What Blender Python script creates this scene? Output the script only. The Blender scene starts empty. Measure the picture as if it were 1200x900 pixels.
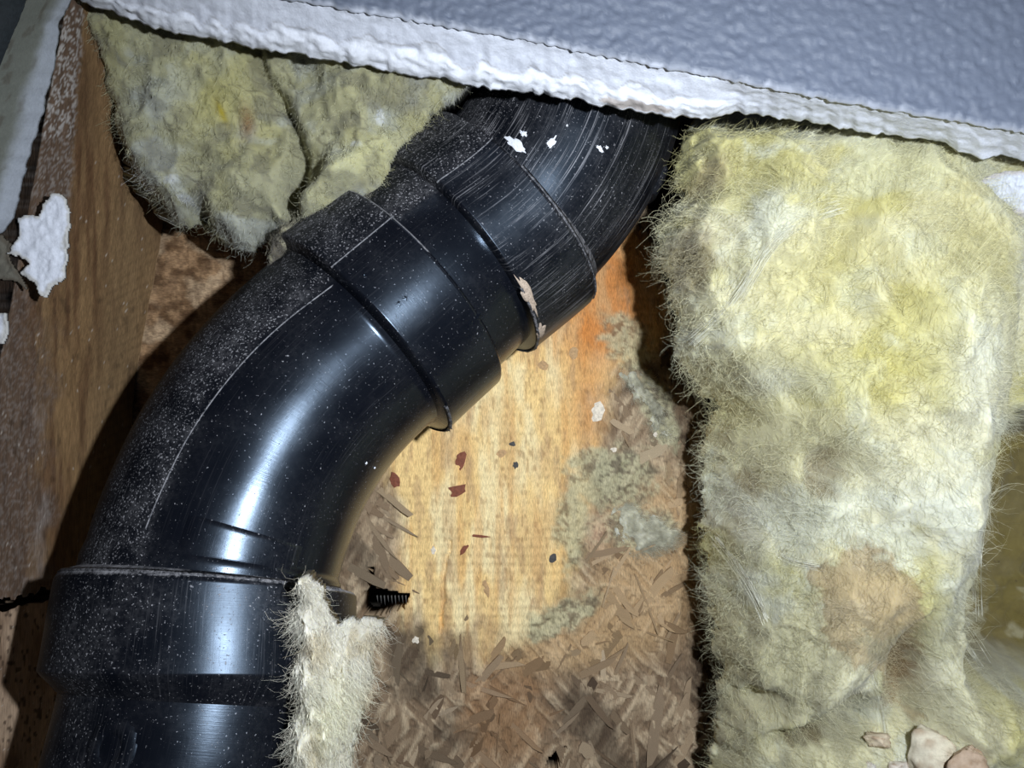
import bpy, bmesh, math, random
import numpy as np
from mathutils import Vector

# ------------------------------------------------------------------ camera, world, light
SC = bpy.context.scene
COL = SC.collection
F = 1039.2                      # focal length in pixels of a 1200 px wide frame
ZC = 1.0                        # camera height
SC.view_settings.view_transform = 'Standard'
SC.view_settings.look = 'None'
SC.view_settings.gamma = 1.0
SC.view_settings.use_curve_mapping = False
SC.view_settings.exposure = 0.0

cam = bpy.data.cameras.new('camera')
cam.sensor_width = 36.0
cam.lens = 36.0 * F / 1200.0
cam.clip_start = 0.01
camo = bpy.data.objects.new('camera', cam)
camo.location = (0, 0, ZC)
camo.rotation_euler = (math.pi / 2, 0, 0)
COL.objects.link(camo)
SC.camera = camo

w = bpy.data.worlds.new('world')
SC.world = w
w.use_nodes = True
w.node_tree.nodes['Background'].inputs[0].default_value = (0.62, 0.72, 1.0, 1)
w.node_tree.nodes['Background'].inputs[1].default_value = 0.022

# the torch held to the right of and above the lens
ld = bpy.data.lights.new('torch_light', 'SPOT')
ld.energy = 8.8
ld.color = (0.86, 0.93, 1.0)
ld.shadow_soft_size = 0.006
ld.spot_size = math.radians(118)
ld.spot_blend = 1.0
lo = bpy.data.objects.new('torch_light', ld)
lo.location = (0.085, 0.0, ZC + 0.030)
d = Vector((0.050, 0.40, ZC - 0.03)) - Vector(lo.location)
lo.rotation_euler = d.to_track_quat('-Z', 'Y').to_euler()
COL.objects.link(lo)

rng = np.random.default_rng(7)
random.seed(7)

# ------------------------------------------------------------------ helpers
def W(px, py, Y):
    """world position of the point seen at (px, py) at distance Y (arrays allowed)"""
    px = np.asarray(px, float); py = np.asarray(py, float); Y = np.asarray(Y, float)
    return np.stack(np.broadcast_arrays((px - 600) / F * Y, Y, ZC - (py - 450) / F * Y), -1)

def lin(c):
    c = np.asarray(c, float) / 255.0
    return np.where(c <= 0.04045, c / 12.92, ((c + 0.055) / 1.055) ** 2.4)

def _hash(ix, iy, seed):
    h = (ix.astype(np.int64) * 374761393 + iy.astype(np.int64) * 668265263 + seed * 1442695041) & 0xffffffff
    h = ((h ^ (h >> 13)) * 1274126177) & 0xffffffff
    h = ((h ^ (h >> 16)) * 2246822519) & 0xffffffff
    return (h & 0xffffff) / float(0xffffff)

def vn(x, y, seed=0):
    x = np.asarray(x, float); y = np.asarray(y, float)
    x, y = np.broadcast_arrays(x, y)
    ix = np.floor(x); iy = np.floor(y)
    fx = x - ix; fy = y - iy
    fx = fx * fx * fx * (fx * (fx * 6 - 15) + 10); fy = fy * fy * fy * (fy * (fy * 6 - 15) + 10)
    a = _hash(ix, iy, seed); b = _hash(ix + 1, iy, seed)
    c = _hash(ix, iy + 1, seed); e = _hash(ix + 1, iy + 1, seed)
    return (a * (1 - fx) + b * fx) * (1 - fy) + (c * (1 - fx) + e * fx) * fy

def fbm(x, y, octv=4, seed=0, gain=0.5):
    t = 0; amp = 1; s = 0
    for o in range(octv):
        t = t + amp * vn(x * 2 ** o + 17.3 * o, y * 2 ** o - 9.1 * o, seed + o * 31)
        s += amp; amp *= gain
    return t / s                 # 0..1

def ridge(x, y, octv=3, seed=0):
    return 1 - np.abs(fbm(x, y, octv, seed) * 2 - 1)

def sm(a, b, x):
    t = np.clip((np.asarray(x, float) - a) / (b - a), 0, 1)
    return t * t * (3 - 2 * t)

def blob(x, y, cx, cy, rx, ry, ang=0):
    c, s = math.cos(math.radians(ang)), math.sin(math.radians(ang))
    u = ((x - cx) * c + (y - cy) * s) / rx
    v = (-(x - cx) * s + (y - cy) * c) / ry
    return np.exp(-(u * u + v * v))

def mixc(c, col, m):
    m = np.clip(m, 0, 1)[..., None]
    return c * (1 - m) + np.asarray(col) * m

def inside(px, py, poly):
    r = np.zeros(px.shape, bool)
    n = len(poly)
    for i in range(n):
        x0, y0 = poly[i]; x1, y1 = poly[(i + 1) % n]
        c = (y0 > py) != (y1 > py)
        with np.errstate(divide='ignore', invalid='ignore'):
            xi = (x1 - x0) * (py - y0) / (y1 - y0 + 1e-12) + x0
        r ^= c & (px < xi)
    return r

def edgedist(px, py, poly):
    best = np.full(px.shape, 1e9)
    n = len(poly)
    for i in range(n):
        x0, y0 = poly[i]; x1, y1 = poly[(i + 1) % n]
        dx, dy = x1 - x0, y1 - y0
        t = np.clip(((px - x0) * dx + (py - y0) * dy) / (dx * dx + dy * dy + 1e-9), 0, 1)
        best = np.minimum(best, np.hypot(px - x0 - t * dx, py - y0 - t * dy))
    return best

def mesh(name, V, faces, mat, parent=None, smooth=True, attrs=None):
    """V (n,3), faces: (m,4) or (m,3) int array or list"""
    me = bpy.data.meshes.new(name)
    V = np.asarray(V, np.float32)
    if isinstance(faces, np.ndarray):
        m, k = faces.shape
        me.vertices.add(len(V)); me.vertices.foreach_set('co', V.ravel())
        me.loops.add(m * k); me.loops.foreach_set('vertex_index', faces.astype(np.int32).ravel())
        me.polygons.add(m)
        me.polygons.foreach_set('loop_start', np.arange(0, m * k, k, dtype=np.int32))
        me.polygons.foreach_set('loop_total', np.full(m, k, np.int32))
        me.update(calc_edges=True)
        me.validate()
    else:
        me.from_pydata([tuple(map(float, v)) for v in V], [], [tuple(map(int, f)) for f in faces])
    me.polygons.foreach_set('use_smooth', np.full(len(me.polygons), smooth, bool))
    for k, a in (attrs or {}).items():
        a = np.asarray(a, np.float32)
        if a.ndim == 2:
            if a.shape[1] == 3:
                if k == 'col':
                    a = np.concatenate([a, np.ones((len(a), 1), np.float32)], 1)
                    at = me.attributes.new(k, 'FLOAT_COLOR', 'POINT'); at.data.foreach_set('color', a.ravel())
                else:
                    at = me.attributes.new(k, 'FLOAT_VECTOR', 'POINT'); at.data.foreach_set('vector', a.ravel())
        else:
            at = me.attributes.new(k, 'FLOAT', 'POINT'); at.data.foreach_set('value', a.ravel())
    if mat: me.materials.append(mat)
    o = bpy.data.objects.new(name, me)
    COL.objects.link(o)
    if parent is not None:
        o.parent = parent
        o.matrix_parent_inverse = parent.matrix_world.inverted()
    return o

def empty(name, loc):
    o = bpy.data.objects.new(name, None)
    o.empty_display_size = 0.01
    o.location = loc
    COL.objects.link(o)
    bpy.context.view_layer.update()
    return o

def tag(o, label=None, cat=None, group=None, kind=None):
    if label: o['label'] = label
    if cat: o['category'] = cat
    if group: o['group'] = group
    if kind: o['kind'] = kind
    return o

def grid_faces(nr, nc, wrap=False):
    r = np.arange(nr - 1)[:, None]; c = np.arange(nc if wrap else nc - 1)[None, :]
    c2 = (c + 1) % nc
    return np.stack([r * nc + c, r * nc + c2, (r + 1) * nc + c2, (r + 1) * nc + c], -1).reshape(-1, 4)

# ------------------------------------------------------------------ materials
def node_mat(name):
    m = bpy.data.materials.new(name); m.use_nodes = True
    nt = m.node_tree; b = nt.nodes['Principled BSDF']
    return m, nt, b

def N(nt, kind, **kw):
    n = nt.nodes.new(kind)
    for k, v in kw.items():
        if k in n.inputs.keys() if hasattr(n.inputs, 'keys') else False: n.inputs[k].default_value = v
        else: setattr(n, k, v)
    return n

def noise(nt, scale, detail=4, rough=0.5, vec=None, dist=0.0):
    n = nt.nodes.new('ShaderNodeTexNoise')
    n.inputs['Scale'].default_value = scale; n.inputs['Detail'].default_value = detail
    n.inputs['Roughness'].default_value = rough; n.inputs['Distortion'].default_value = dist
    if vec is not None: nt.links.new(vec, n.inputs['Vector'])
    return n.outputs['Fac']

def math_n(nt, op, a, b=None, clamp=False):
    n = nt.nodes.new('ShaderNodeMath'); n.operation = op; n.use_clamp = clamp
    for i, v in enumerate((a, b)):
        if v is None: continue
        if isinstance(v, (int, float)): n.inputs[i].default_value = v
        else: nt.links.new(v, n.inputs[i])
    return n.outputs[0]

def maprange(nt, v, a, b, c=0.0, d=1.0):
    n = nt.nodes.new('ShaderNodeMapRange'); n.interpolation_type = 'SMOOTHSTEP'
    nt.links.new(v, n.inputs['Value'])
    for k, x in zip(('From Min', 'From Max', 'To Min', 'To Max'), (a, b, c, d)): n.inputs[k].default_value = x
    return n.outputs['Result']

def mix_rgb(nt, fac, a, b, mode='MIX'):
    n = nt.nodes.new('ShaderNodeMix'); n.data_type = 'RGBA'; n.blend_type = mode
    if isinstance(fac, (int, float)): n.inputs[0].default_value = fac
    else: nt.links.new(fac, n.inputs[0])
    for i, v in ((6, a), (7, b)):
        if isinstance(v, (tuple, list, np.ndarray)): n.inputs[i].default_value = (*[float(q) for q in v[:3]], 1)
        else: nt.links.new(v, n.inputs[i])
    return n.outputs[2]

def attr(nt, name, out='Fac'):
    n = nt.nodes.new('ShaderNodeAttribute'); n.attribute_name = name
    return n.outputs[out]

def geo_pos(nt, scale=(1, 1, 1)):
    g = nt.nodes.new('ShaderNodeNewGeometry')
    m = nt.nodes.new('ShaderNodeMapping'); m.inputs['Scale'].default_value = scale
    nt.links.new(g.outputs['Position'], m.inputs['Vector'])
    return m.outputs[0]

def bump(nt, b, h, strength, dist):
    n = nt.nodes.new('ShaderNodeBump')
    n.inputs['Strength'].default_value = strength; n.inputs['Distance'].default_value = dist
    nt.links.new(h, n.inputs['Height']); nt.links.new(n.outputs[0], b.inputs['Normal'])

def mat_attr(name, rough=0.9, bscale=(900, 900, 900), bstr=0.6, bdist=0.0006, spec=0.2, var=0.35, vscale=None, sheen=0.0):
    """albedo from the per-vertex colour of the thing itself, fine grain from noise"""
    m, nt, b = node_mat(name)
    p = geo_pos(nt, bscale)
    h = noise(nt, 1.0, 6, 0.65, p)
    p2 = geo_pos(nt, vscale or tuple(s * 0.6 for s in bscale))
    v = noise(nt, 1.0, 4, 0.6, p2)
    g = maprange(nt, v, 0.25, 0.75, 1 - var, 1 + var)
    cmb = nt.nodes.new('ShaderNodeCombineColor')
    for i in range(3): nt.links.new(g, cmb.inputs[i])
    c = mix_rgb(nt, 1.0, attr(nt, 'col', 'Color'), cmb.outputs[0], 'MULTIPLY')
    nt.links.new(c, b.inputs['Base Color'])
    b.inputs['Roughness'].default_value = rough
    b.inputs['Specular IOR Level'].default_value = spec
    b.inputs['Sheen Weight'].default_value = sheen
    bump(nt, b, h, bstr, bdist)
    return m

M_wool = mat_attr('glass_wool', 0.95, (900, 900, 900), 0.45, 0.0006, 0.1, 0.12, (200, 200, 200), 0.1)
_b = M_wool.node_tree.nodes['Principled BSDF']
_b.inputs['Subsurface Weight'].default_value = 0.55
_b.inputs['Subsurface Radius'].default_value = (1.0, 0.9, 0.55)
_b.inputs['Subsurface Scale'].default_value = 0.0035
M_fibre, nt, b = node_mat('glass_fibre')
nt.links.new(attr(nt, 'col', 'Color'), b.inputs['Base Color'])
b.inputs['Roughness'].default_value = 0.45; b.inputs['Specular IOR Level'].default_value = 0.5
M_board = mat_attr('weathered_board', 0.85, (1500, 900, 420), 0.8, 0.0006, 0.25, 0.30, (2600, 900, 420))
M_rough = mat_attr('rough_sawn_wood', 0.8, (900, 900, 1500), 0.8, 0.0006, 0.2, 0.35, (500, 700, 1800))
M_stud = mat_attr('stud_wood', 0.75, (1500, 1500, 350), 0.6, 0.0004, 0.25, 0.25, (1800, 1200, 160))
M_gyp = mat_attr('gypsum', 0.95, (1400, 1400, 1400), 0.55, 0.0004, 0.1, 0.07)
M_paint = mat_attr('painted_face', 0.55, (520, 520, 900), 0.25, 0.0004, 0.35, 0.05)

def mat_plain(name, c, rough=0.7, spec=0.3, bs=900, bstr=0.4, var=0.2):
    m, nt, b = node_mat(name)
    p = geo_pos(nt, (bs,) * 3)
    h = noise(nt, 1.0, 5, 0.6, p)
    cc = lin(c)
    col = mix_rgb(nt, maprange(nt, h, 0.3, 0.7), cc * (1 - var), np.minimum(cc * (1 + var), 1))
    nt.links.new(col, b.inputs['Base Color'])
    b.inputs['Roughness'].default_value = rough; b.inputs['Specular IOR Level'].default_value = spec
    bump(nt, b, h, bstr, 0.0004)
    return m

M_dark = mat_plain('cavity_shade_dark', (38, 32, 26))  # near-black colour stands in for shade deep in the cavity
M_plaster = mat_plain('white_plaster', (222, 224, 232), 0.95, 0.1, 1600, 0.5, 0.06)
M_smear = mat_plain('tan_cement', (176, 158, 142), 0.8, 0.3, 1200, 0.7, 0.25)

# black plastic with dust and scratches that lie on it
M_abs, nt, b = node_mat('black_plastic')
sw = attr(nt, 'sw', 'Vector')
def swmap(sc):
    m = nt.nodes.new('ShaderNodeMapping'); m.inputs['Scale'].default_value = sc
    nt.links.new(sw, m.inputs['Vector']); return m.outputs[0]
pos = geo_pos(nt, (1, 1, 1))
n_sp = noise(nt, 1350, 2, 0.5, pos)
n_sp2 = noise(nt, 620, 4, 0.7, pos)
n_lg = noise(nt, 55, 5, 0.6, pos)
dz = attr(nt, 'dust')
haze = math_n(nt, 'MULTIPLY', math_n(nt, 'MULTIPLY', dz, maprange(nt, n_lg, 0.36, 0.68)), maprange(nt, n_sp2, 0.35, 0.75, 0.03, 0.24))
thr = math_n(nt, 'SUBTRACT', 0.700, math_n(nt, 'MULTIPLY', dz, 0.108))
speck = math_n(nt, 'MULTIPLY', math_n(nt, 'SUBTRACT', n_sp, thr), 14.0, True)
speck = math_n(nt, 'MULTIPLY', speck, maprange(nt, n_lg, 0.3, 0.6, 0.25, 0.85))
n_sc = noise(nt, 1.0, 5, 0.75, swmap((1500, 20, 1)), 0.25)
n_sc2 = noise(nt, 1.0, 2, 0.5, swmap((90, 45, 1)))
scr = math_n(nt, 'MULTIPLY', maprange(nt, n_sc, 0.53, 0.64), attr(nt, 'scr'))
scr = math_n(nt, 'MULTIPLY', scr, maprange(nt, n_sc2, 0.35, 0.62, 0.08, 0.8))
ca = attr(nt, 'caked')
cake = maprange(nt, math_n(nt, 'ADD', math_n(nt, 'MULTIPLY', ca, 0.75), math_n(nt, 'MULTIPLY', n_sp2, 0.55)), 0.58, 0.88)
msk = math_n(nt, 'MAXIMUM', math_n(nt, 'MAXIMUM', haze, speck), math_n(nt, 'MAXIMUM', scr, math_n(nt, 'MULTIPLY', cake, 0.85)))
colr = mix_rgb(nt, msk, lin((11, 13, 19)), lin((158, 156, 160)))
nt.links.new(colr, b.inputs['Base Color'])
rz = math_n(nt, 'ADD', maprange(nt, n_lg, 0.3, 0.7, 0.0, 0.06), math_n(nt, 'MULTIPLY', dz, 0.30))
nt.links.new(math_n(nt, 'ADD', math_n(nt, 'ADD', rz, 0.185), math_n(nt, 'MULTIPLY', msk, 0.4), True), b.inputs['Roughness'])
nt.links.new(maprange(nt, dz, 0.0, 1.0, 0.55, 0.15), b.inputs['Specular IOR Level'])
n_ring = noise(nt, 1.0, 4, 0.7, swmap((40, 2600, 1)))
hh = math_n(nt, 'ADD', math_n(nt, 'MULTIPLY', n_ring, 0.35), math_n(nt, 'MULTIPLY', n_sp2, 0.25))
hh = math_n(nt, 'ADD', hh, math_n(nt, 'MULTIPLY', scr, -0.5))
hh = math_n(nt, 'ADD', hh, math_n(nt, 'MULTIPLY', math_n(nt, 'ADD', speck, cake), 0.6))
b.inputs['Specular Tint'].default_value = (0.62, 0.78, 1.0, 1)
bump(nt, b, hh, 0.30, 0.0002)

# per-object coloured strand wood
M_strand, nt, b = node_mat('wood_strand')
oi = nt.nodes.new('ShaderNodeObjectInfo')
tc = nt.nodes.new('ShaderNodeTexCoord')
mp = nt.nodes.new('ShaderNodeMapping'); mp.inputs['Scale'].default_value = (120, 1700, 900)
nt.links.new(tc.outputs['Object'], mp.inputs['Vector'])
h = noise(nt, 1.0, 5, 0.6, mp.outputs[0])
g = maprange(nt, h, 0.3, 0.7, 0.62, 1.3)
cmb = nt.nodes.new('ShaderNodeCombineColor')
for i in range(3): nt.links.new(g, cmb.inputs[i])
nt.links.new(mix_rgb(nt, 1.0, oi.outputs['Color'], cmb.outputs[0], 'MULTIPLY'), b.inputs['Base Color'])
b.inputs['Roughness'].default_value = 0.8; b.inputs['Specular IOR Level'].default_value = 0.25
bump(nt, b, h, 0.7, 0.0004)

# ------------------------------------------------------------------ solid relief builder
def relief(name, poly, Yr, res, hfun, cfun, mat, thick, parent=None, edge_n=6.0, holes=(), seed=0, flare=False):
    """closed solid: outline given on the plane at distance Yr, front raised by hfun (towards the viewer, metres)"""
    poly = [(float(a), float(c)) for a, c in poly]
    xs = np.arange(min(p[0] for p in poly) - 8, max(p[0] for p in poly) + 8, res)
    ys = np.arange(min(p[1] for p in poly) - 8, max(p[1] for p in poly) + 8, res)
    X, Y = np.meshgrid(xs, ys)
    jx = (fbm(X / 14, Y / 14, 3, seed + 5) - .5) * 2 * edge_n
    jy = (fbm(X / 14, Y / 14, 3, seed + 9) - .5) * 2 * edge_n
    ins = inside(X + jx, Y + jy, poly)
    for hpoly in holes: ins &= ~inside(X + jx * .5, Y + jy * .5, hpoly)
    cell = ins[:-1, :-1] & ins[1:, :-1] & ins[:-1, 1:] & ins[1:, 1:]
    used = np.zeros(X.shape, bool)
    for a, c in ((slice(0, -1), slice(0, -1)), (slice(1, None), slice(0, -1)), (slice(0, -1), slice(1, None)), (slice(1, None), slice(1, None))):
        used[a, c] |= cell
    idx = -np.ones(X.shape, int); idx[used] = np.arange(used.sum())
    x = X[used]; y = Y[used]
    D = edgedist(x + jx[used], y + jy[used], poly)
    yr = Yr(x, y) if callable(Yr) else np.full(x.shape, Yr)
    Hh = hfun(x, y, D)
    base = W(x, y, yr)
    Vf = base.copy(); Vf[:, 1] -= Hh
    Vb = base.copy(); Vb[:, 1] = yr + thick
    if flare: Vb = W(x, y, yr + thick)     # the packed wool spreads out towards the rear wall
    a = idx[:-1, :-1][cell]; b_ = idx[:-1, 1:][cell]; c = idx[1:, 1:][cell]; e = idx[1:, :-1][cell]
    n = len(x)
    front = np.stack([a, e, c, b_], 1)
    # boundary edges from directed edge counting
    ed = np.concatenate([front[:, [0, 1]], front[:, [1, 2]], front[:, [2, 3]], front[:, [3, 0]]])
    key = ed[:, 0] * n + ed[:, 1]; rkey = ed[:, 1] * n + ed[:, 0]
    bd = ed[~np.isin(key, rkey)]
    side = np.stack([bd[:, 1], bd[:, 0], bd[:, 0] + n, bd[:, 1] + n], 1)
    back = front[:, ::-1] + n
    # drop most of the hidden back: keep it so that the thing is a closed solid
    C = cfun(x, y, D)
    if mat is M_wool: C = C * 0.87
    o = mesh(name, np.concatenate([Vf, Vb]), np.concatenate([front, side, back]), mat, parent, True,
             {'col': np.clip(np.concatenate([C, C]), 0, 1)})
    return o, dict(x=x, y=y, V=Vf, C=C, D=D)

def fibres(name, info, count, parent, length=(0.004, 0.012), rad=0.00005, out=0.35, seed=1, steps=5, flow=None, edge_bias=0.0, bright=1.12, curl=1.0, mat=None, keep=None):
    r = np.random.default_rng(seed)
    V, C, D = info['V'], info['C'], info['D']
    bright = bright * 1.12
    wgt = np.ones(len(V))
    if edge_bias: wgt = wgt + edge_bias * np.exp(-D / 14.0)
    if keep is not None: wgt = wgt * keep(info['x'], info['y'])
    wgt /= wgt.sum()
    i = r.choice(len(V), count, p=wgt)
    p = V[i] + r.normal(0, 0.0006, (count, 3)) * np.array([1, 0.2, 1])
    x, y = info['x'][i], info['y'][i]
    th = fbm(x / 60, y / 60, 3, seed + 3) * 10.0 * curl + r.normal(0, 0.9, count)
    if flow is not None: th = flow(x, y) + (fbm(x / 45, y / 45, 2, seed) - .5) * 3.0 * curl + r.normal(0, 0.55, count)
    L = r.uniform(length[0], length[1], count) * r.uniform(0.5, 1.4, count)
    nb = np.exp(-D[i] / 10.0)
    o_ = out * r.uniform(-0.3, 1.0, count) + nb * 0.1
    kap = r.normal(0, 0.55, count) * curl; kap2 = r.normal(0, 0.25, count)
    pts = [p]
    for k in range(steps - 1):
        st = L / (steps - 1)
        dv = np.stack([np.cos(th), -o_, np.sin(th)], 1)
        dv /= np.linalg.norm(dv, axis=1)[:, None]
        p = p + dv * st[:, None]
        th = th + kap; o_ = o_ * 0.75 + kap2 * 0.4
        pts.append(p)
    P = np.stack(pts, 1)                                # count, steps, 3
    R = rad * r.uniform(0.6, 1.5, count)
    ring = np.array([[math.cos(a), 0, math.sin(a)] for a in (0.3, 2.4, 4.5)])
    ring[:, 1] = [0.8, -0.9, 0.1]
    tap = np.linspace(1, 0.35, steps)
    VV = P[:, :, None, :] + ring[None, None] * (R[:, None] * tap[None])[:, :, None, None]
    VV = VV.reshape(-1, 3)
    k = np.arange(steps - 1)[:, None]; s = np.arange(3)[None]; s2 = (s + 1) % 3
    fa = np.stack([k * 3 + s, k * 3 + s2, (k + 1) * 3 + s2, (k + 1) * 3 + s], -1).reshape(-1, 4)
    Fa = (np.arange(count)[:, None, None] * steps * 3 + fa[None]).reshape(-1, 4)
    cc = np.clip(C[i] * bright * r.uniform(0.75, 1.25, (count, 1)) + 0.02, 0, 0.95)
    cc = np.repeat(cc, steps * 3, 0)
    o = mesh(name, VV, Fa, mat or M_fibre, parent, True, {'col': cc})
    o['kind'] = 'stuff'
    return o

# ------------------------------------------------------------------ the setting: dark rear of the cavity
def box(name, lo_, hi_, mat, parent=None):
    x0, y0, z0 = lo_; x1, y1, z1 = hi_
    V = [(x0, y0, z0), (x1, y0, z0), (x1, y1, z0), (x0, y1, z0), (x0, y0, z1), (x1, y0, z1), (x1, y1, z1), (x0, y1, z1)]
    Fc = [(0, 3, 2, 1), (4, 5, 6, 7), (0, 1, 5, 4), (1, 2, 6, 5), (2, 3, 7, 6), (3, 0, 4, 7)]
    return mesh(name, V, Fc, mat, parent, False)
o = box('wall_back', (-0.36, 0.52, ZC - 0.30), (0.42, 0.54, ZC + 0.32), M_dark)
tag(o, kind='structure')

# ------------------------------------------------------------------ gypsum wall panel above the opening
ft = np.array([(-140, -85), (100, -48), (355, 0), (400, 8), (600, 42), (800, 81), (950, 111), (1080, 133), (1200, 153), (1360, 182)], float)
bk = np.array([(-140, -40), (60, -22), (85, -3), (110, 8), (130, 13), (180, 33), (240, 44), (300, 57), (360, 66), (400, 73), (460, 84), (520, 92), (560, 103),
               (620, 109), (680, 118), (740, 130), (790, 137), (835, 139), (860, 133), (900, 137), (935, 141), (1000, 152), (1060, 161), (1110, 170), (1128, 180), (1150, 186),
               (1175, 181), (1200, 187), (1360, 205)], float)
YF, YB = 0.302, 0.322
xs = np.arange(-140, 1360, 2.6)
fy = np.interp(xs, ft[:, 0], ft[:, 1]); by = np.interp(xs, bk[:, 0], bk[:, 1])
by = by + (fbm(xs / 9, xs * 0, 3, 3) - .5) * 7
fy = fy + (fbm(xs / 40, xs * 0, 2, 4) - .5) * 2
panel = empty('wall_panel', W(700, 0, YB))
tag(panel, 'white gypsum wallboard above the opening with grey textured paint', 'wallboard')
# core: top hidden front, cut face, back
rows = []; cols = []
white = lin((208, 211, 222)); rimc = lin((214, 216, 224)); tanp = lin((170, 158, 150))
NR = 30
for k in range(NR + 1):
    t = k / NR
    py = fy * (1 - t) + by * t
    rim = sm(0, 1, (t - 0.56 - (fbm(xs / 30, xs * 0 + 5, 3, 11) - .5) * 0.5) / 0.10) * (1 - sm(820, 900, xs))
    Yk = YF + 0.0012 + (YB - YF) * t
    fine = (fbm(xs / 16, xs * 0 + t * 5, 4, 21) - .5) * 0.0012
    lump = (fbm(xs / 14, xs * 0 + t * 9, 3, 25) - .5) * 0.0022 * rim + rim * 0.0012 * np.sin(np.clip((t - .56) / .44, 0, 1) * math.pi)
    p = W(xs, py, Yk)
    p[:, 1] -= fine * .6 + lump
    p[:, 2] -= lump * 0.8 + fine
    rows.append(p)
    c = np.tile(white, (len(xs), 1)); c = mixc(c, rimc, rim)
    pap = rim * 0 + (blob(xs, t + xs * 0, 745, 0.86, 45, 0.10) > 0.4) * 0.8
    c = mixc(c, tanp, pap)
    c = mixc(c, lin((150, 145, 140)), (1 - np.clip(np.abs(t - .56 - (fbm(xs / 30, xs * 0 + 5, 3, 11) - .5) * 0.5) / .03, 0, 1)) * (1 - sm(780, 860, xs)) * .55)
    cols.append(c)
for (py0, Yk) in ((-40, YB + .001), (-190, YB + .001)):
    rows.append(W(xs, np.minimum(by - 25, py0 + 0 * xs) if py0 == -190 else by - 14, Yk)); cols.append(np.tile(white, (len(xs), 1)))
top = W(xs, np.full(len(xs), -190.), YF + .0012); rows.append(top); cols.append(np.tile(white, (len(xs), 1)))
rows.append(rows[0].copy()); cols.append(cols[0])
V = np.concatenate(rows); Cc = np.concatenate(cols)
mesh('gypsum_core', V, grid_faces(len(rows), len(xs)), M_gyp, panel, True, {'col': Cc})
# painted paper face, a thin ragged sheet in front of the core
rows = []; cols = []
lip = fy + 3.0 + (fbm(xs / 7, xs * 0, 3, 44) - .5) * 5
ys_ = np.concatenate([np.linspace(0, 1, 90)])
grey = lin((97, 104, 120)); pale = lin((170, 174, 186))
for t in ys_:
    py = lip * (1 - t) + (-190) * t
    dist = (lip - py)
    u = (xs + py * 0.5) / 15; v = (py - xs * 0.28) / 9
    tex = ridge(u, v, 3, 61) * 0.6 + fbm(u * 1.6, v * 1.6, 3, 71) * 0.4
    e = sm(0, 6, dist + (fbm(xs / 12, py / 12, 3, 81) - .5) * 7)
    p = W(xs, py, YF)
    p[:, 1] -= 0.0003 + tex * 0.0021 * e
    rows.append(p)
    c = np.tile(pale, (len(xs), 1)); c = mixc(c, grey, e)
    cols.append(c)
n0 = len(rows)
rows = [W(xs, lip + .5, YF + .0009)] + rows; cols = [cols[0]] + cols
rows.append(W(xs, np.full(len(xs), -190.), YF + .0009)); cols.append(cols[-1])
rows.append(rows[0].copy()); cols.append(cols[0])
mesh('face_paper', np.concatenate(rows), grid_faces(len(rows), len(xs))[:, ::-1], M_paint, panel, True, {'col': np.concatenate(cols)})

# ------------------------------------------------------------------ gypsum edge on the left of the opening
lf = np.array([(48, -60), (30, 0), (0, 75), (-45, 190), (-80, 300)], float)
lb = np.array([(105, -60), (86, -8), (80, 6), (68, 24), (66, 50), (58, 90), (49, 130), (38, 165), (28, 200), (19, 240), (12, 258), (4, 272), (-20, 280), (-40, 300)], float)
yy = np.arange(-60, 285, 2.5)
lfx = np.interp(yy, lf[:, 1], lf[:, 0]); lbx = np.interp(yy, lb[:, 1], lb[:, 0]) + (fbm(yy / 10, yy * 0, 3, 5) - .5) * 5
pl = empty('wall_panel', W(-10, 280, 0.32))
tag(pl, 'pale grey wallboard edge left of the opening, beside the brown stud', 'wallboard')
rows = []; cols = []
beige = lin((116, 118, 111)); bluew = lin((172, 177, 188))
for k in range(26):
    t = k / 25
    bulge = math.sin(t * math.pi * 0.5)
    px = lfx * (1 - t) + lbx * t
    Yk = 0.298 + 0.024 * t
    p = W(px, yy, Yk)
    e = sm(0.55, 0.8, t + (fbm(yy / 40, yy * 0 + t * 2, 3, 9) - .5) * 0.3)
    p[:, 1] -= (fbm(yy / 12, yy * 0 + t * 6, 3, 15) - .5) * 0.0012
    p[:, 0] += e * 0.0008
    rows.append(p)
    c = np.tile(beige, (len(yy), 1)); c = mixc(c, bluew, e * .85)
    st = fbm(yy / 18, yy * 0 + t * 8, 3, 19)
    c = mixc(c, lin((96, 92, 84)), sm(.60, .72, st) * (1 - e) * .7)
    cols.append(c)
rows.append(W(lbx - 60, yy, 0.3225)); cols.append(cols[-1])
rows.append(W(lfx - 60, yy, 0.3225)); cols.append(cols[-1])
rows.append(W(lfx - 60, yy, 0.2995)); cols.append(cols[0])
rows.append(rows[0].copy()); cols.append(cols[0])
mesh('gypsum_core', np.concatenate(rows), grid_faces(len(rows), len(yy))[:, ::-1], M_gyp, pl, True, {'col': np.concatenate(cols)})
rows = [W(lfx + 1.0 + (fbm(yy / 9, yy * 0, 3, 33) - .5) * 4, yy, 0.2984), W(lfx + 1, yy, 0.2972), W(lfx - 80, yy, 0.2972), W(lfx - 80, yy, 0.2984)]
rows.append(rows[0].copy())
mesh('face_paper', np.concatenate(rows), grid_faces(5, len(yy))[:, ::-1], mat_plain('near_black_paper', (30, 36, 40)), pl, True)  # face left of the cut edge gets a near-black colour

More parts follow.
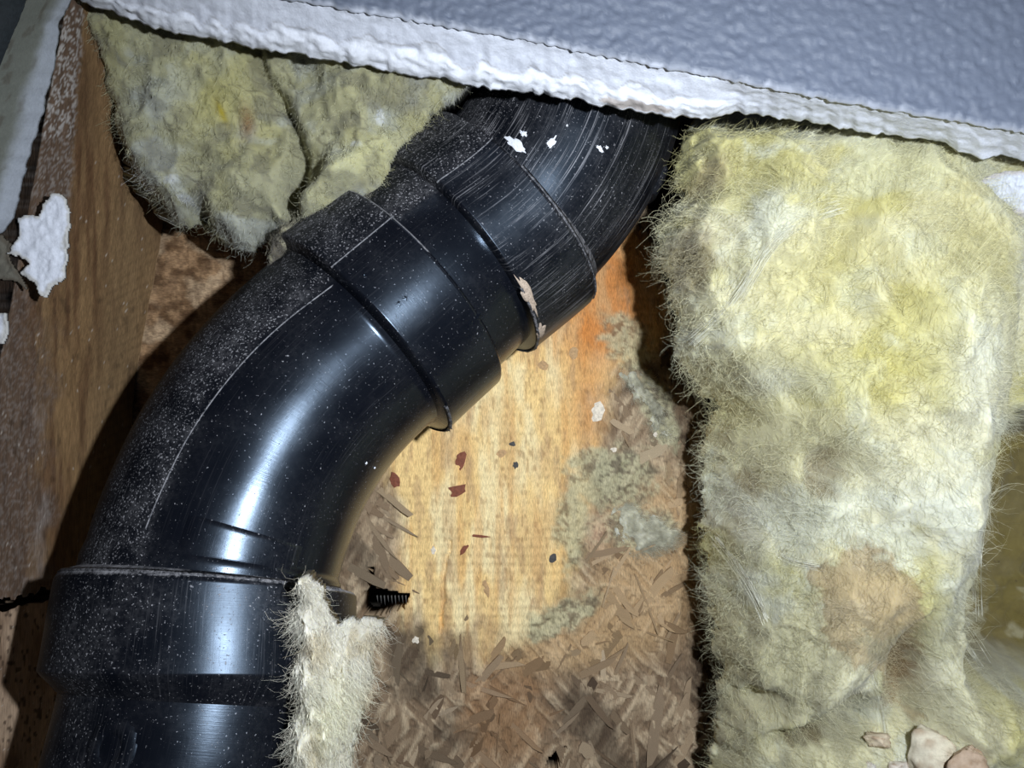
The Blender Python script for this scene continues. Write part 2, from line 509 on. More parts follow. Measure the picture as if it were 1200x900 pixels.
# ------------------------------------------------------------------ wooden stud on the left (side face seen obliquely)
def stud_solid(name, py0, py1, jag0, jag1, colf, label, cat='wood stud'):
    """t runs along the stud, s from its room edge (near) to its rear edge (far)"""
    nt_, ns = 260, 120
    T, S = np.meshgrid(np.linspace(0, 1, nt_), np.linspace(0, 1, ns), indexing='ij')
    Yd = 0.3245 + (0.412 - 0.3245) * S
    # rear edge passes (190,260) and (155,450); near edge lies parallel to it
    Zt = lambda py, Y_: ZC - (py - 450) / F * Y_
    z0 = Zt(py0, 0.37) ; z1 = Zt(py1, 0.37)
    Z = z0 + (z1 - z0) * T
    Z = Z + (1 - T) * jag0(S) + T * jag1(S)
    xb = -0.1617 + (Z - (ZC + 0.075)) * 0.184
    xb = xb + np.maximum(0, ZC - 0.0 - Z) * 0.13
    X = xb - 0.0135 * (1 - S)
    P = np.stack([X, Yd, Z], -1)
    px = 600 + X / Yd * F; py = 450 - (Z - ZC) / Yd * F
    P[..., 0] += (fbm(px / 10, py / 30, 4, 90) - .5) * 0.0011
    C = colf(px, py, S)
    Vf = P.reshape(-1, 3); Vb = Vf.copy(); Vb[:, 0] -= 0.038
    n = len(Vf)
    g = grid_faces(nt_, ns)
    id2 = np.arange(n).reshape(nt_, ns)
    loop = np.concatenate([id2[0, :], id2[1:, -1], id2[-1, -2::-1], id2[-2:0:-1, 0]])
    l2 = np.roll(loop, -1)
    side = np.stack([loop, l2, l2 + n, loop + n], 1)
    o = mesh(name, np.concatenate([Vf, Vb]), np.concatenate([g[:, ::-1], side[:, ::-1] * 1, g + n]), M_stud, None, True,
             {'col': np.clip(np.concatenate([C.reshape(-1, 3)] * 2), 0, 1)})
    tag(o, label, cat)
    return o
def colA(px, py, S):
    c = np.tile(lin((132, 104, 72)), px.shape + (1,))
    g = fbm(px / 9, py / 120, 4, 7)
    c = mixc(c, lin((88, 60, 40)), sm(.42, .75, g) * .8)
    bm = sm(165, 175, px + 0.0) * 0
    right = sm(105, 150, px + (py - 300) * .12)
    c = mixc(c, lin((132, 108, 78)), right * .6)
    left = 1 - sm(84, 92, px + (py - 150) * 0.06 + (fbm(px / 20, py / 20, 3, 2) - .5) * 6 * 1)
    left = np.where(py > 300, (1 - sm(30, 75, px - (py - 300) * 0.02 + (fbm(px / 30, py / 40, 3, 3) - .5) * 60)), left)
    c = mixc(c, lin((94, 76, 64)), left * .9)
    fib = ridge(px / 5 + py / 7, py / 4, 3, 18)
    dens = np.where(py < 160, .9, np.where(py < 230, .35, .18))
    c = mixc(c, lin((176, 170, 166)), sm(.80, .93, fib) * left * dens)
    c = mixc(c, lin((150, 140, 134)), sm(.62, .8, fbm(px / 25, py / 60, 4, 38)) * left * .5)
    sp = vn(px / 1.6, py / 1.6, 55)
    c = mixc(c, lin((205, 196, 186)), (sp > .975) * .5)
    c = mixc(c, lin((58, 44, 32)), sm(.78, .9, vn(px / 4, py / 11, 91)) * (py > 350) * .4)
    saw = np.sin((py * .9 + px * .5) / 1.6)
    c = mixc(c, lin((70, 52, 38)), sm(.2, 1, saw) * right * sm(230, 330, py) * .18)
    c = mixc(c, lin((62, 40, 26)), blob(px, py, 100, 110, 14, 70) * .6)
    return c
def colB(px, py, S):
    c = np.tile(lin((176, 150, 126)), px.shape + (1,))
    c = mixc(c, lin((112, 86, 66)), sm(.35, .75, fbm(px / 18, py / 60, 4, 71)) * .7)
    c = mixc(c, lin((70, 54, 42)), sm(.74, .84, vn(px / 3.2, py / 7, 81)) * .8)
    sp = vn(px / 1.6, py / 1.6, 56)
    c = mixc(c, lin((205, 196, 186)), (sp > .965) * .7)
    return c
tooth = lambda S: (np.floor(S * 26) % 2) * 0.0012 + (fbm(S * 14, S * 0, 3, 8) - .5) * 0.003
stud_solid('wall_stud', -60, 684, lambda S: S * 0, lambda S: tooth(S) - S * 0.004 + .002, colA,
           'brown wooden stud side running down the left of the cavity')
stud_solid('wall_stud', 696, 1000, lambda S: (fbm(S * 16, S * 0, 3, 18) - .5) * 0.003 - S * 0.0045 + .0022, lambda S: S * 0, colB,
           'lighter pitted wood block under the brown stud, bottom left corner')

# ------------------------------------------------------------------ rough sawn board behind the pipe, left
def hb(x, y, D):
    sawn = np.sin((y - x * 0.15 + (fbm(x / 30, y / 30, 2, 3) - .5) * 8) / 1.7)
    return 0.0005 * sawn * fbm(x / 25, y / 25, 2, 30) + (fbm(x / 22, y / 22, 4, 31) - .5) * 0.003
def cb(x, y, D):
    c = np.tile(lin((158, 126, 94)), (len(x), 1))
    c = mixc(c, lin((104, 78, 54)), sm(.4, .7, fbm(x / 16, y / 10, 4, 41)))
    c = mixc(c, lin((184, 158, 128)), sm(.5, .7, fbm(x / 30, y / 26, 3, 43)) * .8)
    c = mixc(c, lin((66, 44, 30)), sm(.66, .76, ridge(x / 7, y / 12, 2, 47)) * .35)
    return c
o, _ = relief('rear_board', [(120, 200), (345, 200), (345, 560), (120, 560)], 0.4135, 2.2, hb, cb, M_rough, 0.018, seed=12, edge_n=2)
tag(o, 'rough sawn tan board behind the pipe, between stud and torn wool', 'board')

# ------------------------------------------------------------------ decayed strand board in the middle
def Yboard(x, y):
    return 0.416 + (x - 200) / 500.0 * 0.036
bpoly = [(352, 180), (560, 180), (700, 180), (752, 200), (770, 262), (778, 330), (800, 400), (820, 450), (838, 500), (848, 560), (846, 640), (852, 700),
         (846, 760), (856, 830), (850, 960), (352, 960)]
hole1 = [(427, 692), (447, 688), (466, 692), (482, 694), (474, 712), (452, 715), (436, 721), (428, 716)]
hole2 = [(434, 662), (440, 664), (441, 692), (434, 692)]
hole3 = [(636, 900), (642, 884), (656, 876), (663, 872), (658, 886), (650, 902)]
def smooth_zone(x, y):
    w_ = (fbm(x / 38, y / 60, 4, 501) - .5) * 120
    a = sm(450, 480, x + w_ * .35 - np.clip(y - 560, 0, 400) * .05) * (1 - sm(690, 725, x + w_ * .5 + np.clip(y - 520, 0, 400) * 0.28)) * (1 - sm(715, 765, y + w_ * .8))
    b = (1 - sm(0, 1, (np.hypot((x - 720) / 75, (y - 350) / 90) - 0.8) / .25)) * .9
    return np.clip(np.maximum(a, b), 0, 1)
def board_fields(x, y):
    z = smooth_zone(x, y)
    mould = np.maximum.reduce([blob(x, y, 735, 400, 42, 32, 40), blob(x, y, 770, 480, 22, 60, -20), blob(x, y, 712, 560, 62, 46), blob(x, y, 735, 620, 70, 28),
                               blob(x, y, 670, 610, 24, 60), blob(x, y, 655, 720, 60, 22, -25)])
    mould = sm(.42, .72, mould * .75 + fbm(x / 11, y / 11, 4, 611) * .5 - .06)
    return z, mould
def hboard(x, y, D):
    z, mo = board_fields(x, y)
    g1 = fbm((x + y * .6) / 7, (y - x * .6) / 40, 3, 701); g2 = fbm((x - y * .9) / 7, (y + x * .9) / 45, 3, 702); g3 = fbm(x / 9, y / 50, 3, 703)
    k = fbm(x / 55, y / 55, 2, 705)
    strand = np.where(k < .44, g1, np.where(k < .56, g3, g2))
    h = (strand - .5) * 0.0034 * (1 - z) + (fbm(x / 60, y / 70, 3, 710) - .5) * 0.006
    h += z * ((fbm(x / 8, y / 60, 3, 711) - .5) * 0.0014 + 0.0012 + 0.0002 * np.sin(y / 1.6))
    h += mo * (fbm(x / 5, y / 5, 3, 712) - .3) * 0.0030
    h += 0.006 * sm(0, 40, D) - 0.006 + 0.004
    h -= .003 * (1 - sm(0, 3.5, np.abs((x - 524) + (y - 650) * .12 + (fbm(x / 20, y / 20, 2, 5) - .5) * 10))) * ((y > 630) & (y < 740))
    return h
def cboard(x, y, D):
    z, mo = board_fields(x, y)
    c = np.tile(lin((160, 138, 112)), (len(x), 1))
    g1 = fbm((x + y * .6) / 7, (y - x * .6) / 40, 3, 701); g2 = fbm((x - y * .9) / 7, (y + x * .9) / 45, 3, 702); g3 = fbm(x / 9, y / 50, 3, 703)
    k = fbm(x / 55, y / 55, 2, 705)
    strand = np.where(k < .44, g1, np.where(k < .56, g3, g2))
    c = mixc(c, lin((108, 86, 66)), (1 - sm(.34, .56, strand)) * .7)
    c = mixc(c, lin((198, 176, 146)), sm(.56, .72, strand) * .7)
    c = mixc(c, lin((64, 52, 42)), sm(.52, .70, fbm(x / 60, y / 50, 4, 721) + .22 * blob(x, y, 520, 830, 80, 60) + .25 * blob(x, y, 700, 850, 30, 70) - .06) * .65)
    c = mixc(c, lin((176, 134, 94)), sm(.25, .8, blob(x, y, 590, 830, 60, 80) + (fbm(x / 20, y / 20, 3, 4) - .5) * .5) * .5)
    c = mixc(c, lin((206, 170, 124)), sm(.2, .8, blob(x, y, 640, 740, 120, 50) + blob(x, y, 770, 640, 80, 100)) * .6)
    # pale orange sound wood
    wd = np.tile(lin((242, 206, 142)), (len(x), 1))
    wd = mixc(wd, lin((248, 228, 178)), sm(.38, .6, fbm(x / 26, y / 90, 4, 731)) * .8)
    wd = mixc(wd, lin((214, 160, 96)), sm(.55, .75, fbm(x / 10, y / 130, 4, 733)) * .5)
    wd = mixc(wd, lin((208, 132, 66)), np.clip(blob(x, y, 700, 380, 55, 45) + blob(x, y, 715, 320, 32, 60) + blob(x, y, 690, 480, 26, 60) * .7, 0, 1) * .95)
    wd = mixc(wd, lin((208, 172, 124)), sm(.54, .75, fbm(x / 22, y / 60, 4, 737)) * .5)
    wd = mixc(wd, lin((150, 110, 72)), sm(.76, .9, vn(x / 2.2, y / 9, 741)) * .45)
    wd = mixc(wd, lin((170, 136, 104)), sm(.62, .74, fbm(x / 12, y / 44, 4, 743)) * .45)
    c = c * (1 - z[:, None]) + wd * z[:, None]
    mg = mixc(np.tile(lin((188, 184, 150)), (len(x), 1)), lin((112, 108, 90)), sm(.46, .62, fbm(x / 4, y / 4, 4, 751) * .6 + fbm(x / 16, y / 16, 2, 752) * .4))
    c = c * (1 - mo[:, None] * .72) + mg * mo[:, None] * .72
    c = mixc(c, lin((206, 160, 130)), blob(x, y, 700, 620, 14, 20) * .5)
    c = mixc(c, lin((40, 30, 26)), sm(.74, .84, vn(x / 3, y / 3, 761)) * (1 - z) * .35)
    return c
board, binfo = relief('strand_board', bpoly, Yboard, 2.0, hboard, cboard, M_board, 0.019, seed=30, edge_n=5, holes=(hole1, hole2, hole3))
tag(board, 'decayed strand board with pale orange bare patch and mould, right of the pipe', 'board')

# loose strands: individual flakes lying on the board
def strand_mesh(kind):
    r = random.Random(kind)
    n = 5
    L, wd, th = 1.0, 1.0, 1.0
    top = []; 
    for s in (1, -1):
        rngx = [(-1 + 2 * i / n) for i in range(n + 1)]
        if s == -1: rngx = rngx[::-1]
        for x in rngx:
            tp = 1 - abs(x) ** 5 * r.uniform(.15, .75)
            top.append((x / 2 + r.uniform(-.06, .06), s * .5 * tp * r.uniform(.75, 1.1)))
    m = len(top)
    V = [(x, y, .5 + r.uniform(-.15, .15)) for x, y in top] + [(x, y, -.5) for x, y in top]
    Fc = [list(range(m))[::-1], list(range(m, 2 * m))] + [(i, (i + 1) % m, (i + 1) % m + m, i + m) for i in range(m)]
    Fc[0] = list(range(m)); Fc[1] = list(range(2 * m - 1, m - 1, -1))
    me = bpy.data.meshes.new('wood_strand'); me.from_pydata(V, [], Fc)
    bm = bmesh.new(); bm.from_mesh(me); bmesh.ops.recalc_face_normals(bm, faces=bm.faces); bm.to_mesh(me); bm.free()
    me.materials.append(M_strand)
    return me
smeshes = [strand_mesh(k) for k in range(8)]
gx, gy = binfo['x'], binfo['y']
placed = 0; tries = 0
palette = [(166, 142, 120), (140, 114, 94), (196, 174, 152), (120, 96, 80), (156, 128, 104), (186, 160, 134), (132, 108, 92), (206, 186, 166)]
pool = np.where((gx > 418) & (gy > 330) & (binfo['D'] > 9))[0]
from mathutils import Matrix
while placed < 240 and tries < 6000:
    tries += 1
    i = int(rng.choice(pool))
    x, y = gx[i], gy[i]
    z, mo = board_fields(np.array([x]), np.array([y]))
    if z[0] > .25 or mo[0] > .5: continue
    if any(inside(np.array([x]), np.array([y]), [(a + (a - 450) * .4, b + (b - 700) * .4) for a, b in h_])[0] for h_ in (hole1,)): continue
    me = smeshes[placed % 8]
    o = bpy.data.objects.new('wood_strand', me)
    kk = float(fbm(np.array([x / 55]), np.array([y / 55]), 2, 705)[0])
    base_ang = {0: -40, 1: 88, 2: 42}[0 if kk < .44 else (1 if kk < .56 else 2)]
    ang = math.radians(base_ang + random.gauss(0, 16))
    L = random.uniform(16, 95) / F * 0.44; wd = (random.uniform(2.0, 6) if random.random() < .35 else random.uniform(6, 15)) / F * 0.44
    th = random.uniform(.0003, .0006)
    p = binfo['V'][i]
    # local z towards the viewer (-Y world), x along the strand
    R = Matrix(((math.cos(ang), -math.sin(ang), 0), (0, 0, -1), (math.sin(ang), math.cos(ang), 0)))
    tilt = Matrix.Rotation(random.gauss(0, .035), 3, 'Y') @ Matrix.Rotation(random.gauss(0, .12), 3, 'X')
    Mx = (R @ tilt).to_4x4() @ Matrix.Diagonal((L, wd, th, 1))
    Mx.translation = Vector(p) + Vector((0, 0.0001, 0))
    COL.objects.link(o); o.parent = board
    o.matrix_world = Mx
    c = np.array(random.choice(palette), float)
    dk = float(sm(.52, .70, fbm(np.array([x / 60]), np.array([y / 50]), 4, 721) + .2 * blob(x, y, 520, 830, 80, 60) - .06)[0])
    c = lin(c * (1 - .42 * dk)) * .25 * np.array([1, .97, .88]) + binfo['C'][i] * .75
    c = c * random.uniform(.84, 1.16)
    o.color = (*c, 1)
    placed += 1

# small chips stuck on the bare wood
def chip(name, px, py, w_, h_, mat, parent, Yf=None, seed=0, thick=.0006, rot=0, label=None):
    r = random.Random(seed * 7 + 3)
    n = 11
    i = int(np.argmin((gx - px) ** 2 + (gy - py) ** 2))
    Y0 = binfo['V'][i][1] - .0001 if Yf is None else Yf
    out = []
    for k in range(n):
        a = 2 * math.pi * k / n
        q = r.uniform(.65, 1.15)
        dx, dy = math.cos(a) * w_ / 2 * q, math.sin(a) * h_ / 2 * q
        c, s = math.cos(math.radians(rot)), math.sin(math.radians(rot))
        out.append((px + dx * c - dy * s, py + dx * s + dy * c))
    V = [W(px, py, Y0 - thick * 1.3)] + [W(a, b, Y0 - thick * r.uniform(.5, 1.1)) for a, b in out] + [W(a, b, Y0 + .0006) for a, b in out]
    Fc = [(0, k + 1, (k + 1) % n + 1) for k in range(n)] + [(k + 1, k + 1 + n, (k + 1) % n + 1 + n, (k + 1) % n + 1) for k in range(n)]
    Fc.append(tuple(range(n + 1, 2 * n + 1)))
    o = mesh(name, V, Fc, mat, parent, False)
    bm = bmesh.new(); bm.from_mesh(o.data); bmesh.ops.recalc_face_normals(bm, faces=bm.faces); bm.to_mesh(o.data); bm.free()
    if label: o['label'] = label
    return o
M_red = mat_plain('red_brown_flake', (128, 74, 54)); M_grey = mat_plain('dark_grey_flake', (76, 74, 72)); M_tan = mat_plain('tan_flake', (186, 150, 108))
M_pale = mat_plain('pale_flake', (226, 214, 196))
for k, (x, y, a, b_, m_, r_) in enumerate([(535, 575, 26, 15, M_red, -15), (463, 562, 12, 22, M_red, -20), (540, 538, 12, 26, M_red, 15), (604, 545, 7, 9, M_grey, 0),
        (586, 531, 18, 12, M_tan, 20), (558, 628, 36, 4, M_red, 4), (543, 645, 22, 7, M_red, -50), (508, 645, 6, 10, M_pale, 0), (487, 750, 9, 9, M_pale, 0),
        (700, 484, 20, 26, M_pale, 20), (719, 527, 9, 7, M_pale, 0), (672, 414, 12, 14, M_tan, 0), (637, 428, 16, 12, M_tan, 0), (570, 690, 8, 26, M_tan, -14), (768, 509, 6, 6, M_pale, 0),
        (600, 520, 10, 6, M_grey, 0), (648, 655, 8, 14, M_grey, 20)]):
    chip('chip', x, y, a, b_, m_, board, seed=k, rot=r_, thick=.0004)

# comb-like splinters across the slot
for k in range(9):
    x = 442 + k * 4.2
    p0 = W(x, 698, 0.4335); p1 = W(x + 1, 706 + (k % 3) * 2, 0.432)
    ww = .00035
    V = [p0 + (-ww, 0, 0), p0 + (ww, 0, 0), p0 + (0, .002, 0), p1]
    mesh('splinter', V, [(0, 1, 3), (1, 2, 3), (2, 0, 3), (0, 2, 1)], M_grey, board, False)

# ------------------------------------------------------------------ black drain pipe
pipe = empty('drain_pipe', W(195, 985, 0.312))
tag(pipe, 'glossy black plastic drain pipe bending through two angled fittings', 'pipe')
CP = np.array([  # px, py, Y
    (190, 1010, .300), (221, 890, .3100), (238, 800, .3185), (247, 700, .3270), (256, 650, .3315), (274, 597, .3365), (299, 541, .343), (333, 487, .350), (373, 440, .3575),
    (420, 397, .365), (487, 339, .3735), (530, 302, .3795), (600, 247, .386), (629, 215, .387), (657, 172, .388), (675, 128, .389), (684, 60, .390), (687, -60, .392), (688, -140, .393)])
P3 = W(CP[:, 0], CP[:, 1], CP[:, 2])
# arc-length spline
def catmull(P, m=40):
    out = []; par = []
    n = len(P)
    for i in range(n - 1):
        p0 = P[max(i - 1, 0)]; p1 = P[i]; p2 = P[i + 1]; p3 = P[min(i + 2, n - 1)]
        d1 = max(np.linalg.norm(p1 - p0), 1e-6); d2 = np.linalg.norm(p2 - p1); d3 = max(np.linalg.norm(p3 - p2), 1e-6)
        m1 = (p2 - p0) / (d1 + d2) * d2 if i > 0 else (p2 - p1)
        m2 = (p3 - p1) / (d2 + d3) * d2 if i < n - 2 else (p2 - p1)
        for t in np.arange(m) / m:
            out.append((2 * t**3 - 3 * t**2 + 1) * p1 + (t**3 - 2 * t**2 + t) * m1 + (-2 * t**3 + 3 * t**2) * p2 + (t**3 - t**2) * m2)
            par.append(i + t)
    out.append(P[-1]); par.append(n - 1.0)
    return np.array(out), np.array(par)
SP, SPAR = catmull(P3)
# light smoothing of the curve
for _ in range(60):
    SP[1:-1] = SP[1:-1] * .5 + (SP[:-2] + SP[2:]) * .25
SL = np.concatenate([[0], np.cumsum(np.linalg.norm(np.diff(SP, axis=0), axis=1))])
TG = np.gradient(SP, axis=0); TG /= np.linalg.norm(TG, axis=1)[:, None]
CAMP = np.array([0, 0, ZC])
def at_par(k):                    # arc length of control point k
    return float(np.interp(k, SPAR, SL))
def frame(s):
    c = np.array([np.interp(s, SL, SP[:, k]) for k in range(3)])
    t = np.array([np.interp(s, SL, TG[:, k]) for k in range(3)]); t /= np.linalg.norm(t)
    v = CAMP - c; nrm = v - t * np.dot(v, t); nrm /= np.linalg.norm(nrm)
    bt = np.cross(t, nrm)
    # make bt point to the right / lower side of the picture
    if bt[0] < 0: bt = -bt
    return c, t, nrm, bt
SEAM = math.radians(-29)
def sweep(name, prof, dustf, scrf, cakef, parent, label=None, seg=128, ds=.0012):
    """prof: list of (s, r) ; open ends are closed by their own profile"""
    S_, R_ = [], []
    for (s0, r0), (s1, r1) in zip(prof[:-1], prof[1:]):
        m = max(1, int(abs(s1 - s0) / ds))
        for k in range(m):
            S_.append(s0 + (s1 - s0) * k / m); R_.append(r0 + (r1 - r0) * k / m)
    S_.append(prof[-1][0]); R_.append(prof[-1][1])
    a = (np.arange(seg) / seg * 2 - 1) * math.pi
    V = []; D = []; Sc = []; Ck = []; Sw = []
    for s, r in zip(S_, R_):
        c, t, nn, bt = frame(s)
        V.append(c + r * (np.cos(a)[:, None] * nn + np.sin(a)[:, None] * bt))
        D.append(dustf(a, s) + 0 * a); Sc.append(scrf(a, s) + 0 * a); Ck.append(cakef(a, s) + 0 * a)
        Sw.append(np.stack([a * .05, np.full(seg, s), a * 0], 1))
    o = mesh(name, np.concatenate(V), grid_faces(len(S_), seg, True), M_abs, parent, True,
             {'dust': np.concatenate(D), 'scr': np.concatenate(Sc), 'caked': np.concatenate(Ck), 'sw': np.concatenate(Sw)})
    if label: o['label'] = label
    return o
RB, RH = 0.0455, 0.0525
s_end = at_par(0); s_h1a = at_par(2); s_h1b = at_par(3.35); s_h2a = at_par(9.0); s_h2b = at_par(10.0); s_h3a = at_par(11.0); s_h3b = at_par(12.05); s_top = at_par(18)
zdust = lambda a, s: .12 + .88 * (1 - sm(SEAM - .05, SEAM + .04, a))
ldust = lambda a, s: .35 + .45 * (1 - sm(-1.0, -.1, a)) + .25 * sm(.5, 1.0, a)
zero = lambda a, s: 0 * a
e = 0.0012
# lower straight pipe
sweep('straight_pipe', [(s_end, RB - .004), (s_end, RB + .001), (s_h1a + .004, RB + .001)], lambda a, s: .15 + .5 * (1 - sm(-1.0, -.4, a)),
      lambda a, s: .25 * (1 - sm(-.9, -.5, a)) + .05, zero, pipe)
# lower collar
sweep('collar', [(s_h1a - .006, RB + .0012), (s_h1a + .0012, RH + .0002), (s_h1a + .0034, RH + .0016), (s_h1b - .0025, RH + .0004), (s_h1b - .0006, RH - .0008), (s_h1b + .0004, RB + .0035), (s_h1b + .0012, RB + .0008)],
      ldust, lambda a, s: .12, lambda a, s: float(sm(s_h1b - .004, s_h1b - .0008, s)) * .75 * (fbm(a * 4, a * 0, 3, 3)) * 1.4, pipe, 'dusty black collar on the lower pipe end', ds=.0005)
# lower bend with its upper socket
sweep('elbow_bend', [(s_h1b - .003, RB + .001), (s_h1b + .004, RB + .0012), (s_h1b + .008, RB), (s_h2a - .004, RB), (s_h2a + .002, RB + .002)],
      zdust, lambda a, s: .22 * (1 - sm(-1.1, -.6, a)) + .05 + .3 * sm(1.1, 1.3, a), lambda a, s: .35 * float(1 - sm(s_h1b, s_h1b + .004, s)) + .25 * (a < -1.0), pipe, 'shiny black bend, dusty above its mould seam')
sweep('socket', [(s_h2a - .0012, RB + .0005), (s_h2a, RH - .0012), (s_h2a + .0012, RH), (s_h2b - .001, RH), (s_h2b, RH - .001), (s_h2b + .0001, RB + .001)],
      zdust, lambda a, s: .04 + .5 * sm(1.0, 1.25, a), lambda a, s: .5 * (a < -.95) + .7 * float(sm(s_h2b - .0012, s_h2b - .0004, s)) * (a < -.1), pipe, ds=.0005)
# neck
sweep('neck_pipe', [(s_h2b - .002, RB + .0022), (s_h2b + .006, RB + .0022), (s_h3a + .006, RB + .0016)], zdust, lambda a, s: .04, zero, pipe)
# upper fitting
sweep('socket', [(s_h3a - .0002, RB + .0004), (s_h3a, RH - .0016), (s_h3a + .0012, RH), (s_h3b - .002, RH), (s_h3b + .0005, RH - .0012), (s_h3b + .002, RB + .0022), (s_h3b + .0045, RB + .0004)],
      lambda a, s: .3 + .7 * (1 - sm(SEAM - .05, SEAM + .04, a)), lambda a, s: .5 + .5 * sm(.6, 1.1, a), lambda a, s: .55 * float(sm(s_h3b - .001, s_h3b + .001, s)) * (a > -.45) + .5 * (a < -.95), pipe, ds=.0005)
sweep('elbow_bend', [(s_h3b - .002, RB), (s_top, RB)], lambda a, s: .35 + .55 * (1 - sm(-.62, -.5, a)), lambda a, s: .85, lambda a, s: .3 * (a < -.9), pipe, 'scratched black bend rising behind the wallboard')

# mould seams: thin raised beads
def seam(s0, s1, r, ang, wdt=.00045, hgt=.0004, wob=0.0, name='mould_seam'):
    n = 60; V = []
    for k in range(n + 1):
        s = s0 + (s1 - s0) * k / n
        c, t, nn, bt = frame(s)
        a0 = (ang(k / n) if callable(ang) else ang) + wob * math.sin(k * .9)
        for da, dr in ((-wdt, -.0004), (0, hgt), (wdt, -.0004)):
            aa = a0 + da / r
            V.append(c + (r + dr) * (math.cos(aa) * nn + math.sin(aa) * bt))
    V = np.array(V)
    m_ = len(V)
    return mesh(name, V, grid_faces(n + 1, 3, True), M_abs, pipe, True,
                {'dust': np.full(m_, .8), 'scr': np.zeros(m_), 'caked': np.full(m_, .62), 'sw': V})
seam(s_h1b + .012, s_h2a - .001, RB, lambda t: SEAM - .06 + .10 * t)
seam(s_h2a, s_h2b, RH, SEAM)
seam(s_h3a, s_h3b, RH, SEAM)
# raised mould ledge and dent on the lower fittings
def patch(name, s0, s1, a0, a1, r, h, dust=.1, label=None, hole=False):
    n, m_ = 14, 20; V = []; D = []
    for i in range(n + 1):
        for j in range(m_ + 1):
            u, v = i / n, j / m_
            s = s0 + (s1 - s0) * u; a = a0 + (a1 - a0) * v
            ed = min(1, min(u, 1 - u, v, 1 - v) * 9)
            hh_ = h * ed ** .5 - .0004
            if hole: 
                rr = math.hypot(u - .5, v - .5)
                hh_ = h * math.exp(-(rr / .30) ** 2) * 1.2 - h * 2.6 * math.exp(-(rr / .15) ** 2) - .0005 * (rr > .42)
            c, t, nn, bt = frame(s)
            V.append(c + (r + hh_) * (math.cos(a) * nn + math.sin(a) * bt)); D.append((a * .05, s, 0))
    k = len(V)
    o = mesh(name, V, grid_faces(n + 1, m_ + 1), M_abs, pipe, True, {'dust': np.full(k, dust), 'scr': np.full(k, .1), 'caked': np.zeros(k), 'sw': np.array(D)})
    if label: o['label'] = label
patch('mould_ledge', s_h1b + .004, s_h1b + .0195, -.30, .62, RB + .0003, .0007)
#patch('mould_ledge', s_h1b + .0215, s_h1b + .034, -.30, -.12, RB, .0007)
patch('dent', s_h1a - .032, s_h1a - .010, -.75, -.30, RB + .0007, .0022, .3, 'small broken dent in the straight pipe', True)

# plaster splashes and a cement smear on the pipe (small solid lumps following the surface)
def lump(name, s, a, r, ls, la, h, mat, seed, label=None, rot=0.):
    n, m_ = 7, 22; V = []
    rr = random.Random(seed)
    ph = [rr.uniform(.6, 1.25) for _ in range(m_)]
    for i in range(n + 1):
        q = i / n
        for j in range(m_):
            th = 2 * math.pi * j / m_
            u = math.cos(th) * q * ph[j] * ls; v = math.sin(th) * q * ph[j] * la
            u, v = u * math.cos(rot) - v * math.sin(rot), u * math.sin(rot) + v * math.cos(rot)
            c, t, nn, bt = frame(s + u)
            hh_ = h * math.sqrt(max(0, 1 - q * q)) * rr.uniform(.7, 1.2) - .0003
            aa = a + v / r
            V.append(c + (r + hh_) * (math.cos(aa) * nn + math.sin(aa) * bt))
    o = mesh(name, V, grid_faces(n + 1, m_, True), mat, pipe, True)
    if label: o['label'] = label
def locate(px, py, r):
    """s, angle of the point on the pipe of radius r that is seen at (px,py)"""
    best = None
    for s in np.linspace(0, s_top, 260):
        c, t, nn, bt = frame(s)
        a = np.linspace(-1.5, 1.5, 61)
        V = c + r * (np.cos(a)[:, None] * nn + np.sin(a)[:, None] * bt)
        X = 600 + V[:, 0] / V[:, 1] * F; Yq = 450 - (V[:, 2] - ZC) / V[:, 1] * F
        dd = np.hypot(X - px, Yq - py); k = int(np.argmin(dd))
        if best is None or dd[k] < best[0]: best = (dd[k], s, a[k])
    return best[1], best[2]
for k, (x, y, ls, la, h_) in enumerate([(602, 166, .0022, .0056, .0007), (614, 158, .0014, .002, .0006), (644, 166, .0032, .0016, .0006), (565, 163, .0009, .003, .0004), (703, 175, .0012, .0020, .0005),
        (709, 172, .0008, .001, .0004), (666, 146, .0007, .0007, .0004), (665, 161, .0005, .0005, .0003), (700, 168, .0005, .0005, .0003), (662, 150, .0004, .0004, .0003), (345, 711, .0009, .0009, .0006),
        (645, 240, .0005, .0005, .0003), (687, 271, .0005, .0005, .0003), (433, 543, .0007, .0006, .0003), (442, 549, .0006, .0006, .0003)]):
    s, a = locate(x, y, RB + .001)
    lump('plaster_fleck', s, a, RB if s > s_h3b else (RB + .0005), ls, la, h_, M_plaster, k)
s, a = locate(598, 372, RH)
lump('cement_smear', s_h3a + .0022, a - .04, RH, .0028, .011, .0011, M_smear, 50, 'tan cement smear on the rim of the upper socket')
s, a = locate(618, 400, RH)
lump('cement_smear', s_h3a + .003, a, RH, .0034, .006, .0010, M_smear, 51)
for k, (x, y) in enumerate([(468, 357), (476, 352), (560, 374), (552, 380), (428, 322)]):
    s, a = locate(x, y, RH)
    lump('glue_drip', s, a, RH if s < s_h2b else RB + .0024, .0018, .0016, .0004, M_abs, 60 + k)
